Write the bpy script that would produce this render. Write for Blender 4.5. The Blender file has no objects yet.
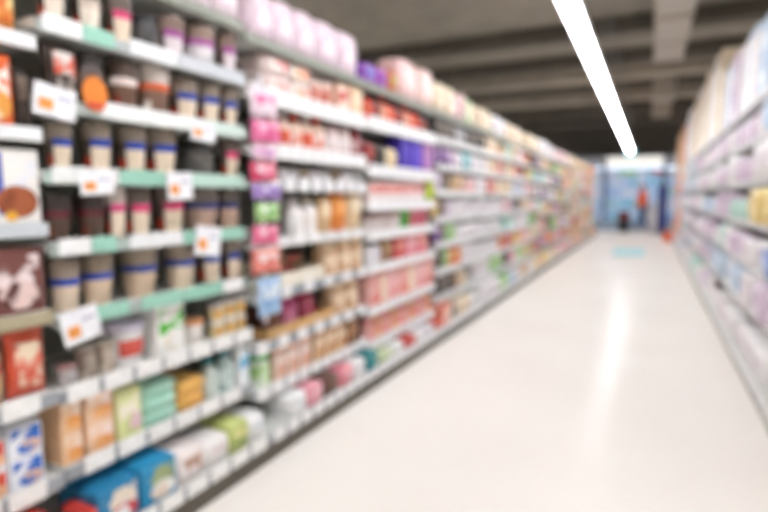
import bpy, bmesh, math, random
from mathutils import Vector

scene = bpy.context.scene
COL = scene.collection
RND = random.Random(11)

# ------------------------------------------------------------------ camera
FPX, EYE = 537.0, 1.2
PITCH = math.atan(58 / FPX)
YAW = math.atan(266 * math.cos(PITCH) / FPX)
cam_data = bpy.data.cameras.new('camera')
cam_data.sensor_width = 36.0
cam_data.lens = 36.0 * FPX / 768
cam_data.clip_start = 0.05
cam_data.dof.use_dof = True                 # lens focused close by: the whole aisle is soft
cam_data.dof.focus_distance = 0.42
cam_data.dof.aperture_fstop = 2.8
cam = bpy.data.objects.new('camera', cam_data)
COL.objects.link(cam)
cam.location = (0, 0, EYE)
cam.rotation_euler = (math.pi / 2 - PITCH, 0, YAW)
scene.camera = cam

# ------------------------------------------------------------------ world, exposure
world = bpy.data.worlds.new('world')
scene.world = world
world.use_nodes = True
bg = world.node_tree.nodes['Background']
bg.inputs[0].default_value = (1.0, 0.95, 0.88, 1)
bg.inputs[1].default_value = 0.05
vs = scene.view_settings
vs.view_transform = 'Standard'
vs.look = 'None'
vs.gamma = 1.0
vs.use_curve_mapping = False
vs.exposure = 0.82
LAMP_POWER = 16.0
scene.cycles.use_denoising = True
scene.cycles.max_bounces = 10
scene.cycles.diffuse_bounces = 6

F_ = Vector((-math.sin(YAW) * math.cos(PITCH), math.cos(YAW) * math.cos(PITCH), -math.sin(PITCH)))
R_ = Vector((math.cos(YAW), math.sin(YAW), 0))
U_ = R_.cross(F_)


def ray(px, py):
    return F_ * FPX + R_ * (px - 384) - U_ * (py - 256)


def on_x(px, py, X):
    """point of the wall plane x = X seen at a pixel: (y, z)"""
    d = ray(px, py)
    k = X / d.x
    return k * d.y, EYE + k * d.z


def on_y(px, py, Y):
    d = ray(px, py)
    k = Y / d.y
    return k * d.x, EYE + k * d.z


def to_px(X, Y, Z):
    v = Vector((X, Y, Z - EYE))
    q = v.dot(F_)
    return 384 + FPX * v.dot(R_) / q, 256 - FPX * v.dot(U_) / q, q


# ------------------------------------------------------------------ materials
def lin(c):
    c = c / 255
    return c / 12.92 if c <= 0.04045 else ((c + 0.055) / 1.055) ** 2.4


def rgb(hexs):
    hexs = hexs.lstrip('#')
    return tuple(lin(int(hexs[i:i + 2], 16)) for i in (0, 2, 4)) + (1.0,)


_mats = {}


def mat(hexs, style='plastic', second=None):
    key = (hexs, style, second)
    if key in _mats:
        return _mats[key]
    m = bpy.data.materials.new('%s_%s' % (style, hexs.lstrip('#')))
    m.use_nodes = True
    nt = m.node_tree
    b = nt.nodes['Principled BSDF']
    c = rgb(hexs)
    rough = dict(plastic=0.4, card=0.6, metal=0.4, paint=0.45, film=0.28, fabric=0.9, skin=0.6, concrete=0.9, printed=0.5).get(style, 0.5)
    b.inputs['Roughness'].default_value = rough
    if style == 'metal':
        b.inputs['Metallic'].default_value = 0.3
    tc = nt.nodes.new('ShaderNodeTexCoord')
    nz = nt.nodes.new('ShaderNodeTexNoise')
    nz.inputs['Detail'].default_value = 3
    ramp = nt.nodes.new('ShaderNodeValToRGB')
    if style == 'printed':
        nz.inputs['Scale'].default_value = 16
        c2 = rgb(second)
        e = ramp.color_ramp.elements
        e[0].position = 0.47; e[0].color = c
        e[1].position = 0.55; e[1].color = c2
        nt.links.new(tc.outputs['Object'], nz.inputs['Vector'])
    else:
        nz.inputs['Scale'].default_value = 2.2 if style == 'concrete' else 30
        k = 0.80 if style == 'concrete' else 0.92
        e = ramp.color_ramp.elements
        e[0].position = 0.3; e[0].color = (c[0] * k, c[1] * k, c[2] * k, 1)
        e[1].position = 0.7; e[1].color = (min(1, c[0] * 1.04), min(1, c[1] * 1.04), min(1, c[2] * 1.04), 1)
        nt.links.new(tc.outputs['Object'], nz.inputs['Vector'])
    nt.links.new(nz.outputs['Fac'], ramp.inputs['Fac'])
    nt.links.new(ramp.outputs['Color'], b.inputs['Base Color'])
    _mats[key] = m
    return m


def lamp_mat(hexs, power):
    key = ('lamp', hexs, power)
    if key not in _mats:
        m = bpy.data.materials.new('lamp_glow')
        m.use_nodes = True
        nt = m.node_tree
        nt.nodes.remove(nt.nodes['Principled BSDF'])
        e = nt.nodes.new('ShaderNodeEmission')
        e.inputs[0].default_value = rgb(hexs)
        e.inputs[1].default_value = power
        nt.links.new(e.outputs[0], nt.nodes['Material Output'].inputs[0])
        _mats[key] = m
    return _mats[key]


# ------------------------------------------------------------------ mesh helpers (all cached)
_mesh = {}


def mesh_of(key, maker, material):
    """one mesh datablock per shape and material"""
    k = (key, material.name)
    if k not in _mesh:
        verts, faces, smooth = maker()
        me = bpy.data.meshes.new(str(key[0]))
        me.from_pydata(verts, [], faces)
        me.materials.append(material)
        if smooth:
            me.polygons.foreach_set('use_smooth', [True] * len(me.polygons))
        me.update()
        if str(key[0]).split('_')[0] in ('cup', 'bottle', 'jar', 'tub', 'can'):
            me.polygons.foreach_set('use_smooth', [True] * len(me.polygons))
            me.set_sharp_from_angle(angle=math.radians(38))
        _mesh[k] = me
    return _mesh[k]


def bm_out(bm, smooth=False):
    bm.verts.ensure_lookup_table()
    vs_ = [tuple(v.co) for v in bm.verts]
    for i, v in enumerate(bm.verts):
        v.index = i
    fs = [[v.index for v in f.verts] for f in bm.faces]
    bm.free()
    return vs_, fs, smooth


def s_box(x0, x1, y0, y1, z0, z1, bev=0.0, seg=1):
    def mk():
        bm = bmesh.new()
        bmesh.ops.create_cube(bm, size=1)
        for v in bm.verts:
            v.co = ((x0 + x1) / 2 + v.co.x * (x1 - x0), (y0 + y1) / 2 + v.co.y * (y1 - y0), (z0 + z1) / 2 + v.co.z * (z1 - z0))
        if bev:
            bmesh.ops.bevel(bm, geom=list(bm.edges), offset=bev, segments=seg, affect='EDGES', profile=0.5)
        return bm_out(bm)
    return mk


def s_boxes(lst):
    def mk():
        V, Fc = [], []
        for b in lst:
            v, f, _ = s_box(*b)()
            n = len(V)
            V += v
            Fc += [[i + n for i in g] for g in f]
        return V, Fc, False
    return mk


def s_lathe(prof, seg=20, cap=True, cx=0.0, a0=None, a1=None):
    """prof: (radius, z) from bottom to top, turned about the vertical; a0..a1 limits the turn"""
    def mk():
        V, Fc = [], []
        full = a0 is None
        n = seg if full else seg + 1
        for r, z in prof:
            for i in range(n):
                a = 2 * math.pi * i / seg if full else a0 + (a1 - a0) * i / seg
                V.append((cx + r * math.cos(a), r * math.sin(a), z))
        for j in range(len(prof) - 1):
            for i in range(seg):
                i2 = (i + 1) % n
                Fc.append((j * n + i, j * n + i2, (j + 1) * n + i2, (j + 1) * n + i))
        if cap and full:
            Fc.append(tuple(reversed(range(n))))
            Fc.append(tuple(range((len(prof) - 1) * n, len(prof) * n)))
        return V, Fc, False
    return mk


def pillow_pt(u, v, w, h, d, side):
    """u, v in -1..1; front side +1"""
    seal = 1.0
    vv = max(0.0, 1 - abs(v) ** 3)
    uu = max(0.0, 1 - abs(u) ** 2.6)
    t = (vv * uu) ** 0.55
    pinch = 1 - 0.05 * (1 - v * v)
    return (side * d / 2 * t, u * w / 2 * (1.0 if abs(v) > .9 else pinch), h / 2 + v * h / 2)


def s_pillow(w, h, d, n=8, m=9):
    def mk():
        V, Fc = [], []
        for side in (1, -1):
            base = len(V)
            for j in range(m + 1):
                for i in range(n + 1):
                    V.append(pillow_pt(-1 + 2 * i / n, -1 + 2 * j / m, w, h, d, side))
            for j in range(m):
                for i in range(n):
                    q = [base + j * (n + 1) + i, base + j * (n + 1) + i + 1, base + (j + 1) * (n + 1) + i + 1, base + (j + 1) * (n + 1) + i]
                    Fc.append(q if side > 0 else q[::-1])
        return V, Fc, True
    return mk


def s_pillow_patch(w, h, d, u0, u1, v0, v1, off=0.0015, n=6):
    def mk():
        V, Fc = [], []
        for j in range(n + 1):
            for i in range(n + 1):
                x, y, z = pillow_pt(u0 + (u1 - u0) * i / n, v0 + (v1 - v0) * j / n, w, h, d, 1)
                V.append((x + off, y, z))
        for j in range(n):
            for i in range(n):
                Fc.append((j * (n + 1) + i, j * (n + 1) + i + 1, (j + 1) * (n + 1) + i + 1, (j + 1) * (n + 1) + i))
        return V, Fc, True
    return mk


def s_disc(x, y, z, ry, rz, t=0.002, seg=16):
    """thin oval plate facing +X"""
    def mk():
        V, Fc = [], []
        for k in (0, 1):
            for i in range(seg):
                a = 2 * math.pi * i / seg
                V.append((x + t * k, y + ry * math.cos(a), z + rz * math.sin(a)))
        for i in range(seg):
            i2 = (i + 1) % seg
            Fc.append((i, i2, seg + i2, seg + i))
        Fc.append(tuple(range(seg, 2 * seg)))
        Fc.append(tuple(reversed(range(seg))))
        return V, Fc, False
    return mk


def add(name, key, maker, material, parent=None, loc=None, rot=None):
    o = bpy.data.objects.new(name, mesh_of(key, maker, material))
    COL.objects.link(o)
    if parent is not None:
        o.parent = parent
    if loc is not None:
        o.location = loc
    if rot is not None:
        o.rotation_euler = rot
    return o


def empty(name, loc=(0, 0, 0), rot=None):
    o = bpy.data.objects.new(name, None)
    COL.objects.link(o)
    o.location = loc
    o.empty_display_size = 0.05
    if rot:
        o.rotation_euler = rot
    return o


def tag(o, label, cat, group=None):
    o['label'] = label
    o['category'] = cat
    if group:
        o['group'] = group
    return o


def struct(name, maker, material):
    o = add(name, (name,), maker, material)
    o['kind'] = 'structure'
    return o


ORD = ['first', 'second', 'third', 'fourth', 'fifth', 'sixth', 'seventh', 'eighth', 'ninth', 'tenth', 'eleventh', 'twelfth',
       'thirteenth', 'fourteenth', 'fifteenth', 'sixteenth', 'seventeenth', 'eighteenth', 'nineteenth', 'twentieth',
       'twenty-first', 'twenty-second', 'twenty-third', 'twenty-fourth', 'twenty-fifth', 'twenty-sixth', 'twenty-seventh', 'twenty-eighth']

# ------------------------------------------------------------------ the setting
Y0, Y1 = -4.0, 23.2           # room length
XL, XR = -6.0, 5.0
CEIL = 4.25


def floor_material():
    m = bpy.data.materials.new('polished_vinyl')
    m.use_nodes = True
    nt = m.node_tree
    b = nt.nodes['Principled BSDF']
    b.inputs['Roughness'].default_value = 0.2
    b.inputs['Specular IOR Level'].default_value = 0.009
    tc = nt.nodes.new('ShaderNodeTexCoord')
    nz = nt.nodes.new('ShaderNodeTexNoise')
    nz.inputs['Scale'].default_value = 0.9
    nz.inputs['Detail'].default_value = 5
    rp = nt.nodes.new('ShaderNodeValToRGB')
    rp.color_ramp.elements[0].position = 0.3
    rp.color_ramp.elements[0].color = rgb('f1ece5')
    rp.color_ramp.elements[1].position = 0.7
    rp.color_ramp.elements[1].color = rgb('f6f2ec')
    nz2 = nt.nodes.new('ShaderNodeTexNoise')
    nz2.inputs['Scale'].default_value = 5
    r2 = nt.nodes.new('ShaderNodeMapRange')
    r2.inputs['To Min'].default_value = 0.16
    r2.inputs['To Max'].default_value = 0.24
    nt.links.new(tc.outputs['Object'], nz.inputs['Vector'])
    nt.links.new(tc.outputs['Object'], nz2.inputs['Vector'])
    nt.links.new(nz.outputs['Fac'], rp.inputs['Fac'])
    nt.links.new(rp.outputs['Color'], b.inputs['Base Color'])
    nt.links.new(nz2.outputs['Fac'], r2.inputs['Value'])
    nt.links.new(r2.outputs['Result'], b.inputs['Roughness'])
    return m


CONC = mat('9e978c', 'concrete')
struct('floor', s_box(XL, XR, Y0, Y1, -0.1, 0), floor_material())
struct('ceiling', s_box(XL, XR, Y0, Y1, CEIL, CEIL + 0.15), CONC)
WALLM = mat('b9b2a8', 'paint')
struct('wall_left', s_box(XL - 0.1, XL, Y0, Y1, 0, CEIL), WALLM)
struct('wall_right', s_box(XR, XR + 0.1, Y0, Y1, 0, CEIL), WALLM)
struct('wall_back', s_box(XL, XR, Y1, Y1 + 0.1, 0, CEIL), mat('6c665e', 'paint'))
struct('wall_front', s_box(XL, XR, Y0 - 0.1, Y0, 0, CEIL), WALLM)

# concrete beams across the hall, and longer ones along it
BEAMC = mat('625d55', 'concrete')
beam_y = [0.5, 10.2, 12.4, 15.3, 18.0, 20.6]
for i, y in enumerate(beam_y):
    o = struct('trim_%d' % (i + 1), s_box(XL, XR, y, y + 0.34, CEIL - (0.26 if y < 17 else 0.5), CEIL, 0.02), BEAMC)
SOFFIT = mat('a89f92', 'concrete')
for i, y in enumerate((13.6, 16.6, 21.3)):                 # pale downstand strips between the dark girders
    struct('trim_%d' % (i + 20), s_box(XL, XR, y, y + 0.7, CEIL - 0.3, CEIL, 0.02), SOFFIT)

# air duct, one length between each pair of beams
ductm = mat('bab2a6', 'metal')
n = 0
for a, b in ((3.0, 5.6), (5.62, 8.2), (8.22, 10.8), (14.4, 15.2), (17.4, 17.95)):
    d = empty('air_duct', (0.17, a, CEIL - 0.70))
    L = b - a
    add('duct_body', ('duct_body', L), s_box(-0.22, 0.22, 0.0, L, 0, 0.40, 0.012), ductm, d)
    for k in (0.02, L / 2, L - 0.05):
        add('flange', ('duct_flange', k), s_box(-0.24, 0.24, k, k + 0.03, -0.02, 0.42), ductm, d)
    add('hanger', ('duct_hanger', L), s_box(-0.02, 0.02, L * .3, L * .3 + .04, 0.40, 0.70), ductm, d)
    tag(d, 'grey sheet-metal air duct under the ceiling, %s length from the front' % ORD[n], 'duct', 'ceiling duct lengths')
    n += 1


# ------------------------------------------------------------------ ceiling lamps
def lamp_fixture(x, y, L, z, i, where='the aisle'):
    r = empty('strip_light', (x, y, z))
    add('housing', ('lamp_housing', L), s_boxes([(-0.085, 0.085, 0, L - 0.01, 0.045, 0.075, 0.006), (-0.085, -0.075, 0, L - 0.01, 0.01, 0.05), (0.075, 0.085, 0, L - 0.01, 0.01, 0.05)]), mat('dddddd', 'paint'), r)
    add('diffuser', ('lamp_diffuser', L), s_box(-0.06, 0.06, 0.012, L - 0.022, -0.02, 0.044, 0.012), lamp_mat('fdfcff', LAMP_POWER), r)
    for k in (0.25, L - 0.25):
        add('suspension_rod', ('lamp_rod', L, k), s_lathe([(0.006, 0.07), (0.006, CEIL - z)], 8), mat('8c8c8c', 'metal'), r, (0, k, 0))
    tag(r, 'long white strip light over %s, %s in the row from the front' % (where, ORD[i]), 'light', 'strip lights over ' + where)


LAMP_X, LAMP_Z, LAMP_L = -0.66, 2.74, 1.55
for i in range(15):
    lamp_fixture(LAMP_X, -3.2 + i * LAMP_L, LAMP_L, LAMP_Z, i)
for i in range(15):                       # unseen rows added over the next aisles, to bounce light onto the ceiling
    lamp_fixture(-4.1, -3.2 + i * LAMP_L, LAMP_L, LAMP_Z, i, 'the unseen next aisle left')
    lamp_fixture(3.0, -3.2 + i * LAMP_L, LAMP_L, LAMP_Z, i, 'the unseen next aisle right')
sg = empty('hanging_sign', (LAMP_X, -3.2 + 15 * LAMP_L + 0.1, LAMP_Z - 0.12))
add('plate', ('sign_plate',), s_box(-0.16, 0.16, 0, 0.02, 0, 0.3, 0.004), mat('53b6c4', 'plastic'), sg)
add('rod', ('sign_rod',), s_lathe([(0.006, 0.29), (0.006, CEIL - LAMP_Z + 0.12)], 8), mat('8c8c8c', 'metal'), sg, (0, 0.01, 0))
tag(sg, 'small turquoise sign hanging at the far end of the strip lights', 'sign')


# ------------------------------------------------------------------ products; local frame: base centre at origin, front towards +X, width along Y
def r5(v):
    return round(v / 0.004) * 0.004


def p_cup(w, h, d, c, far):
    """c: label, band, lid, badge, (body): with a body colour the label covers only the front right of a dark jar"""
    w = d = r5(w); h = r5(h)
    r = w / 2
    k = (w, h)
    prof = [(r * .66, 0), (r * .71, h * .02), (r * .92, h * .56), (r * .93, h * .64)]
    wrap = len(c) > 4
    o = add('coffee_cup', ('cup_body',) + k, s_lathe(prof, 20), mat(c[4] if wrap else c[0]))
    a0, a1 = (-.98, .62) if wrap else (None, None)
    if wrap:
        add('label', ('cup_label',) + k, s_lathe([(r * .735, h * .03), (r * .912, h * .50)], 8, False, 0, a0, a1), mat(c[0]), o)
        add('band', ('cup_band_part',) + k, s_lathe([(r * .925, h * .50), (r * .955, h * .66)], 8, False, 0, a0, a1), mat(c[1]), o)
    else:
        add('band', ('cup_band',) + k, s_lathe([(r * .88, h * .50), (r * .945, h * .51), (r * .97, h * .64), (r * .9, h * .65)], 20), mat(c[1]), o)
    add('lid', ('cup_lid',) + k, s_lathe([(r * .93, h * .64), (r * .97, h * .75), (r, h * .90), (r * .96, h * .91), (r * .90, h * .985), (r * .8, h)], 20), mat(c[2]), o)
    if len(c) > 3 and c[3] and not far:
        add('badge', ('cup_badge', wrap) + k, s_lathe([(r * .765, h * .10), (r * .85, h * .32)], 5, False, 0, -1.75, -1.05) if wrap else s_lathe([(r * .76, h * .10), (r * .845, h * .3)], 5, False, 0, -1.3, -.8), mat(c[3]), o)
    return o


def p_carton(w, h, d, c, far):
    w, h, d = r5(w), r5(h), r5(d)
    k = (w, h, d)
    o = add('carton', ('carton_body',) + k, s_box(-d / 2, d / 2, -w / 2, w / 2, 0, h, min(w, h, d) * .04), mat(c[0], 'card'))
    if len(c) > 1:
        add('front_label', ('carton_label',) + k, s_box(d / 2 - .001, d / 2 + .0012, -w * .42, w * .42, h * .42, h * .9), mat(c[1], 'printed', c[0] if len(c) > 3 or len(c) < 3 else c[2]), o)
    if len(c) > 2 and not far:
        add('picture', ('carton_pic',) + k, s_disc(d / 2, w * .09, h * .29, w * .36, h * .22), mat(c[2], 'printed', c[3] if len(c) > 3 else c[2]), o)
    if not far:
        add('top_flap', ('carton_flap',) + k, s_box(-d * .46, d * .46, -w * .46, w * .46, h - .001, h + .0012), mat(c[0], 'card'), o)
    return o


def p_pouch(w, h, d, c, far):
    w, h, d = r5(w), r5(h), r5(d)
    k = (w, h, d)
    o = add('pouch', ('pouch_body',) + k, s_pillow(w, h, d, 6 if far else 8, 6 if far else 9), mat(c[0], 'film'))
    if len(c) > 1:
        add('label', ('pouch_label',) + k, s_pillow_patch(w, h, d, -.72, .72, -.1, .68), mat(c[1], 'printed', c[2] if len(c) > 2 else c[1]), o)
    if len(c) > 2 and not far:
        add('picture', ('pouch_pic',) + k, s_pillow_patch(w, h, d, -.6, .6, -.7, -.15), mat(c[2], 'printed', c[0]), o)
    if not far:
        add('top_seal', ('pouch_seal',) + k, s_box(-.0015, .0015, -w / 2, w / 2, h * .965, h * 1.0), mat(c[0], 'film'), o)
    return o


def p_bottle(w, h, d, c, far):
    w = r5(w); h = r5(h)
    r = w / 2
    k = (w, h)
    sg_ = 12 if far else 18
    o = add('bottle', ('bottle_body',) + k, s_lathe([(r * .9, 0), (r, h * .02), (r, h * .6), (r * .9, h * .70), (r * .48, h * .80), (r * .44, h * .88)], sg_), mat(c[0]))
    add('cap', ('bottle_cap',) + k, s_lathe([(r * .52, h * .85), (r * .54, h * .86), (r * .52, h * .985), (r * .46, h)], sg_), mat(c[1]), o)
    if len(c) > 2:
        add('label', ('bottle_label',) + k, s_lathe([(r * 1.012, h * .12), (r * 1.012, h * .54)], sg_, False), mat(c[2], 'printed', c[3] if len(c) > 3 else c[0]), o)
    return o


def p_jar(w, h, d, c, far):
    w = r5(w); h = r5(h)
    r = w / 2
    k = (w, h)
    sg_ = 12 if far else 18
    o = add('jar', ('jar_body',) + k, s_lathe([(r * .9, 0), (r, h * .03), (r, h * .70), (r * .82, h * .80), (r * .8, h * .84)], sg_), mat(c[0]))
    add('lid', ('jar_lid',) + k, s_lathe([(r * .86, h * .80), (r * .9, h * .81), (r * .9, h * .98), (r * .84, h)], sg_), mat(c[1]), o)
    if len(c) > 2:
        add('label', ('jar_label',) + k, s_lathe([(r * 1.012, h * .14), (r * 1.012, h * .62)], sg_, False), mat(c[2], 'printed', c[3] if len(c) > 3 else c[0]), o)
    return o


def p_can(w, h, d, c, far):
    w = r5(w); h = r5(h)
    r = w / 2
    k = (w, h)
    o = add('can', ('can_body',) + k, s_lathe([(r * .9, 0), (r, h * .02), (r, h * .05), (r * .96, h * .06), (r * .96, h * .94), (r, h * .95), (r, h), (r * .94, h), (r * .92, h * .98)], 18), mat('b5b0a8', 'metal'))
    add('label', ('can_label',) + k, s_lathe([(r * .975, h * .08), (r * .975, h * .92)], 18, False), mat(c[0], 'printed', c[1]), o)
    return o


def p_tub(w, h, d, c, far):
    w = r5(w); h = r5(h)
    r = w / 2
    k = (w, h)
    sg_ = 12 if far else 20
    o = add('tub', ('tub_body',) + k, s_lathe([(r * .80, 0), (r * .83, h * .02), (r * .94, h * .80)], sg_), mat(c[0]))
    add('lid', ('tub_lid',) + k, s_lathe([(r * .94, h * .78), (r, h * .80), (r, h * .92), (r * .93, h * .97), (r * .7, h)], sg_), mat(c[1]), o)
    if len(c) > 2 and not far:
        add('label', ('tub_label',) + k, s_lathe([(r * .875, h * .22), (r * .93, h * .6)], 8, False, 0, -.9, .9), mat(c[2]), o)
    return o


def p_pack(w, h, d, c, far):
    """film-wrapped soft pack with folded ends"""
    w, h, d = r5(w), r5(h), r5(d)
    k = (w, h, d)

    def mk():
        bm = bmesh.new()
        bmesh.ops.create_cube(bm, size=1)
        bmesh.ops.subdivide_edges(bm, edges=list(bm.edges), cuts=3, use_grid_fill=True)
        for v in bm.verts:
            x, y, z = v.co * 2
            bx = 1 - .13 * (y * y + z * z) / 2
            by = 1 - .10 * (x * x + z * z) / 2
            bz = 1 - .12 * (x * x + y * y) / 2
            v.co = (x * bx * d / 2, y * by * w / 2, max(0.0, h / 2 + z * bz * h / 2) if z > -1 else 0.0)
        return bm_out(bm, True)
    o = add('wrapped_pack', ('pack_body',) + k, mk, mat(c[0], 'film'))
    if len(c) > 1:
        add('label', ('pack_label',) + k, s_box(d * .455, d / 2 + .001, -w * .30, w * .30, h * .28, h * .72), mat(c[1], 'printed', c[2] if len(c) > 2 else c[0]), o)
    if not far:
        add('seam', ('pack_seam',) + k, s_box(-d * .3, d * .3, -w * .004, w * .004, h * .985, h * .997), mat(c[0], 'film'), o)
    return o


def p_tray(w, h, d, c, far):
    w, h, d = r5(w), r5(h), r5(d)
    t = .004
    o = add('display_tray', ('tray', w, h, d), s_boxes([(-d / 2, d / 2, -w / 2, w / 2, 0, t), (d / 2 - t, d / 2, -w / 2, w / 2, 0, h), (-d / 2, -d / 2 + t, -w / 2, w / 2, 0, h * 1.6),
                                               (-d / 2, d / 2, -w / 2, -w / 2 + t, 0, h), (-d / 2, d / 2, w / 2 - t, w / 2, 0, h)]), mat(c[0], 'card'))
    if len(c) > 1:
        add('front_print', ('tray_print', w, h, d), s_box(d / 2 - .001, d / 2 + .001, -w * .45, w * .45, h * .2, h * .8), mat(c[1], 'printed', c[0]), o)
    return o


def p_stock(w, h, d, c, far):
    w, h, d = r5(w), r5(h), r5(d)
    k = (w, h, d)
    o = add('stock_box', ('stock_body',) + k, s_box(-d / 2, d / 2, -w / 2, w / 2, 0, h, .008), mat(c[0], 'card'))
    add('tape', ('stock_tape',) + k, s_box(d / 2 - .001, d / 2 + .001, -.025, .025, h * .62, h * .99), mat(c[2], 'film'), o)
    add('printed_panel', ('stock_panel',) + k, s_box(d / 2 - .001, d / 2 + .0015, -w * .38, w * .38, h * .12, h * .55), mat(c[1], 'printed', c[0]), o)
    return o


KIND = dict(stock=(p_stock, 'box'), cup=(p_cup, 'cup'), carton=(p_carton, 'box'), pouch=(p_pouch, 'pouch'), bottle=(p_bottle, 'bottle'), jar=(p_jar, 'jar'),
            can=(p_can, 'can'), tub=(p_tub, 'tub'), pack=(p_pack, 'pack'), tray=(p_tray, 'tray'))
ROUND = ('cup', 'bottle', 'jar', 'can', 'tub')
DEPTH = dict(carton=0.12, pouch=0.07, pack=0.2, tray=0.26)


# ------------------------------------------------------------------ shelving bays
PLANE_UP, PLANE_LOW = -1.58, -1.49       # shelf fronts of the left run
BACK_L = -2.02
LIP = 0.018
RAILW, RAILG = 'e9e9e6', '9da2a8'


class Bay:
    """one gondola bay; side -1: left run (faces +X), +1: right run (faces -X)"""

    def __init__(self, side, y0, y1, zs, label, phrase, up, low, back, far=False, rails=None, tags=None, top_edge='8f9488', seq='left'):
        self.side, self.y0, self.y1, self.phrase, self.seq, self.far = side, y0, y1, phrase, seq, far
        self.up, self.low, self.back = up, low, back
        self.zs = zs                      # rail centre heights, bottom deck first, top deck last
        W = y1 - y0
        self.root = empty('shelf_bay', (0, y0, 0))
        tag(self.root, label, 'shelving', 'shelf bays on the left' if side < 0 else 'shelf bays on the right')
        s = side
        lo, hi = (back, low) if s < 0 else (low, back)
        ztop = zs[-1]
        bx = lambda a, b: (min(a, b), max(a, b))
        b0, b1 = bx(back, back - s * 0.02)
        add('back_panel', ('back_panel', s, W, ztop), s_box(b0, b1, 0.004, W - .004, 0.09, ztop), mat('a0a29a', 'paint'), self.root)
        k0, k1 = bx(back, low + s * 0.012)
        add('plinth', ('plinth', s, W), s_box(k0, k1, 0.002, W - .002, 0.0, 0.085), mat('5f584d' if s < 0 else 'aeada8', 'paint'), self.root)
        for yy in (0.0, W - .03):
            u0, u1 = bx(back - s * .02, back - s * .055)
            add('upright', ('upright', s, yy, ztop), s_box(u0, u1, yy, yy + .03, 0.085, ztop), mat('7b7d78', 'metal'), self.root)
        self.shelves = []
        for j, z in enumerate(zs):
            f = low if j == 0 else up
            x0, x1 = bx(back - s * .056, f + s * LIP)
            top = j == len(zs) - 1
            sh = add('shelf', ('shelf', s, W, round(x0, 3), round(x1, 3)), s_box(x0, x1, 0.003, W - .003, -0.018, 0.012, .002), mat('d8dad6', 'paint'), self.root, (0, 0, z))
            rc = (rails or {}).get(j, top_edge if top else RAILG)
            rh = 0.028 if not top else 0.032
            r0, r1 = bx(f, f + s * LIP)
            add('price_rail', ('rail', s, W, rh, round(f, 3)), s_box(r0, r1, 0.002, W - .002, -rh, .0118, .003), mat(rc, 'paint'), sh)
            for (a, b, col, hh) in (tags or {}).get(j, []):
                t0, t1 = bx(f - s * .0005, f - s * .004)
                add('price_tag', ('tag', s, round(b - a, 3), hh), s_box(0, .0035, 0, b - a, -hh / 2, hh / 2), mat(col, 'card'), sh, (t0, a - y0, 0 if s < 0 else .0112 - hh / 2))
            self.shelves.append(sh)
        self.count = {}

    def front(self, j):
        f = self.low if j == 0 else self.up
        return f + self.side * (LIP + .006)

    def ztop(self, j):
        return self.zs[j] + 0.012 + .0004

    def gap(self, j):
        return 9 if j == len(self.zs) - 1 else self.zs[j + 1] - .018 - self.ztop(j)

    def shelf_name(self, j):
        if j == 0:
            return 'bottom shelf'
        if j == len(self.zs) - 1:
            return 'top deck'
        return ORD[j] + ' shelf up'

    def put(self, kind, j, yc, w, h, cols, desc, depth=None, pile=1, inset=0.0, lift=0.0, tilt=0.0):
        fn, cat = KIND[kind]
        d = w if kind in ROUND else (depth or min(DEPTH[kind], 0.3))
        avail = self.gap(j) - (.034 if j == 0 else .022 if inset < 0 else .008)
        h = min(h, (avail - lift) / pile - .001)
        if h < .02:
            return
        far = self.far
        nn = self.count.get((j, desc), 0)
        self.count[(j, desc)] = nn + 1
        for p in range(pile):
            o = fn(w, h, d, cols, far)
            hh = r5(h)
            x = self.front(j) + self.side * (r5(d) / 2 + inset)
            o.location = (x, yc, self.ztop(j) + lift + p * (hh + .0016))
            o.rotation_euler = (0, 0, (0 if self.side < 0 else math.pi) + tilt)
            ds = desc
            if pile > 1:
                ds = (['lower', 'upper'] if pile == 2 else ['lowest', 'middle', 'topmost'] if pile == 3 else ['lowest', 'second', 'third', 'topmost'])[p] + ' ' + desc
            tag(o, '%s, %s from %s, %s, %s' % (ds, ORD[min(nn, len(ORD) - 1)], self.seq, self.shelf_name(j), self.phrase), cat, '%s on %s, %s' % (desc, self.shelf_name(j), self.phrase))


def strip(y0, y1, w, hh=0.058, col='f4f4f2', gap=0.02, lead=0.02):
    out, y = [], y0 + lead
    while y + w < y1:
        out.append((y, y + w, col, hh))
        y += w + gap
    return out


MINT, WHT = '9fd3c0', 'f6f6f4'


def ty(px, py, X=PLANE_UP):
    return on_x(px, py, X)[0]


def zrow(px, py, X=PLANE_UP):
    return on_x(px, py, X)[1]


def segs(py, lst, hh=0.05):
    """coloured strips of a rail given by their photo columns"""
    return [(ty(a, py), ty(b, py), c, hh) for a, b, c in lst]


def fill_px(bay, j, items, inset0=0.0):
    """items placed by photo column, width and height in pixels on the shelf front"""
    X = bay.front(j)
    zt = bay.ztop(j)
    done = []
    for it in items:
        kind, xc, wpx, hpx, cols, desc = it[:6]
        opt = it[6] if len(it) > 6 else {}
        # row of the shelf top at this column
        y = 256.0
        for _ in range(12):
            yy, zz = on_x(xc, y, X)
            q = to_px(X, yy, zz)[2]
            y += (zz - zt) * FPX / q
        if kind == 'cup':
            wpx *= .9
        a, b = on_x(xc - wpx / 2, y, X)[0], on_x(xc + wpx / 2, y, X)[0]
        q = to_px(X, (a + b) / 2, zt)[2]
        done.append([a, b, kind, hpx * q / FPX, cols, desc, opt])
    done.sort(key=lambda e: e[0])
    prev = bay.y0 + .006
    for e in done:
        a, b = e[0], e[1]
        if not e[6].get('free'):
            a = max(a, prev + .003)
            b = min(b, bay.y1 - .006)
            if b - a < .025:
                b = a + .04
                if b > bay.y1 - .004:
                    continue
            prev = b
        opt = {k: v for k, v in e[6].items() if k != 'free'}
        bay.put(e[2], j, (a + b) / 2, b - a, e[3], e[4], e[5], **opt)

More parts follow.
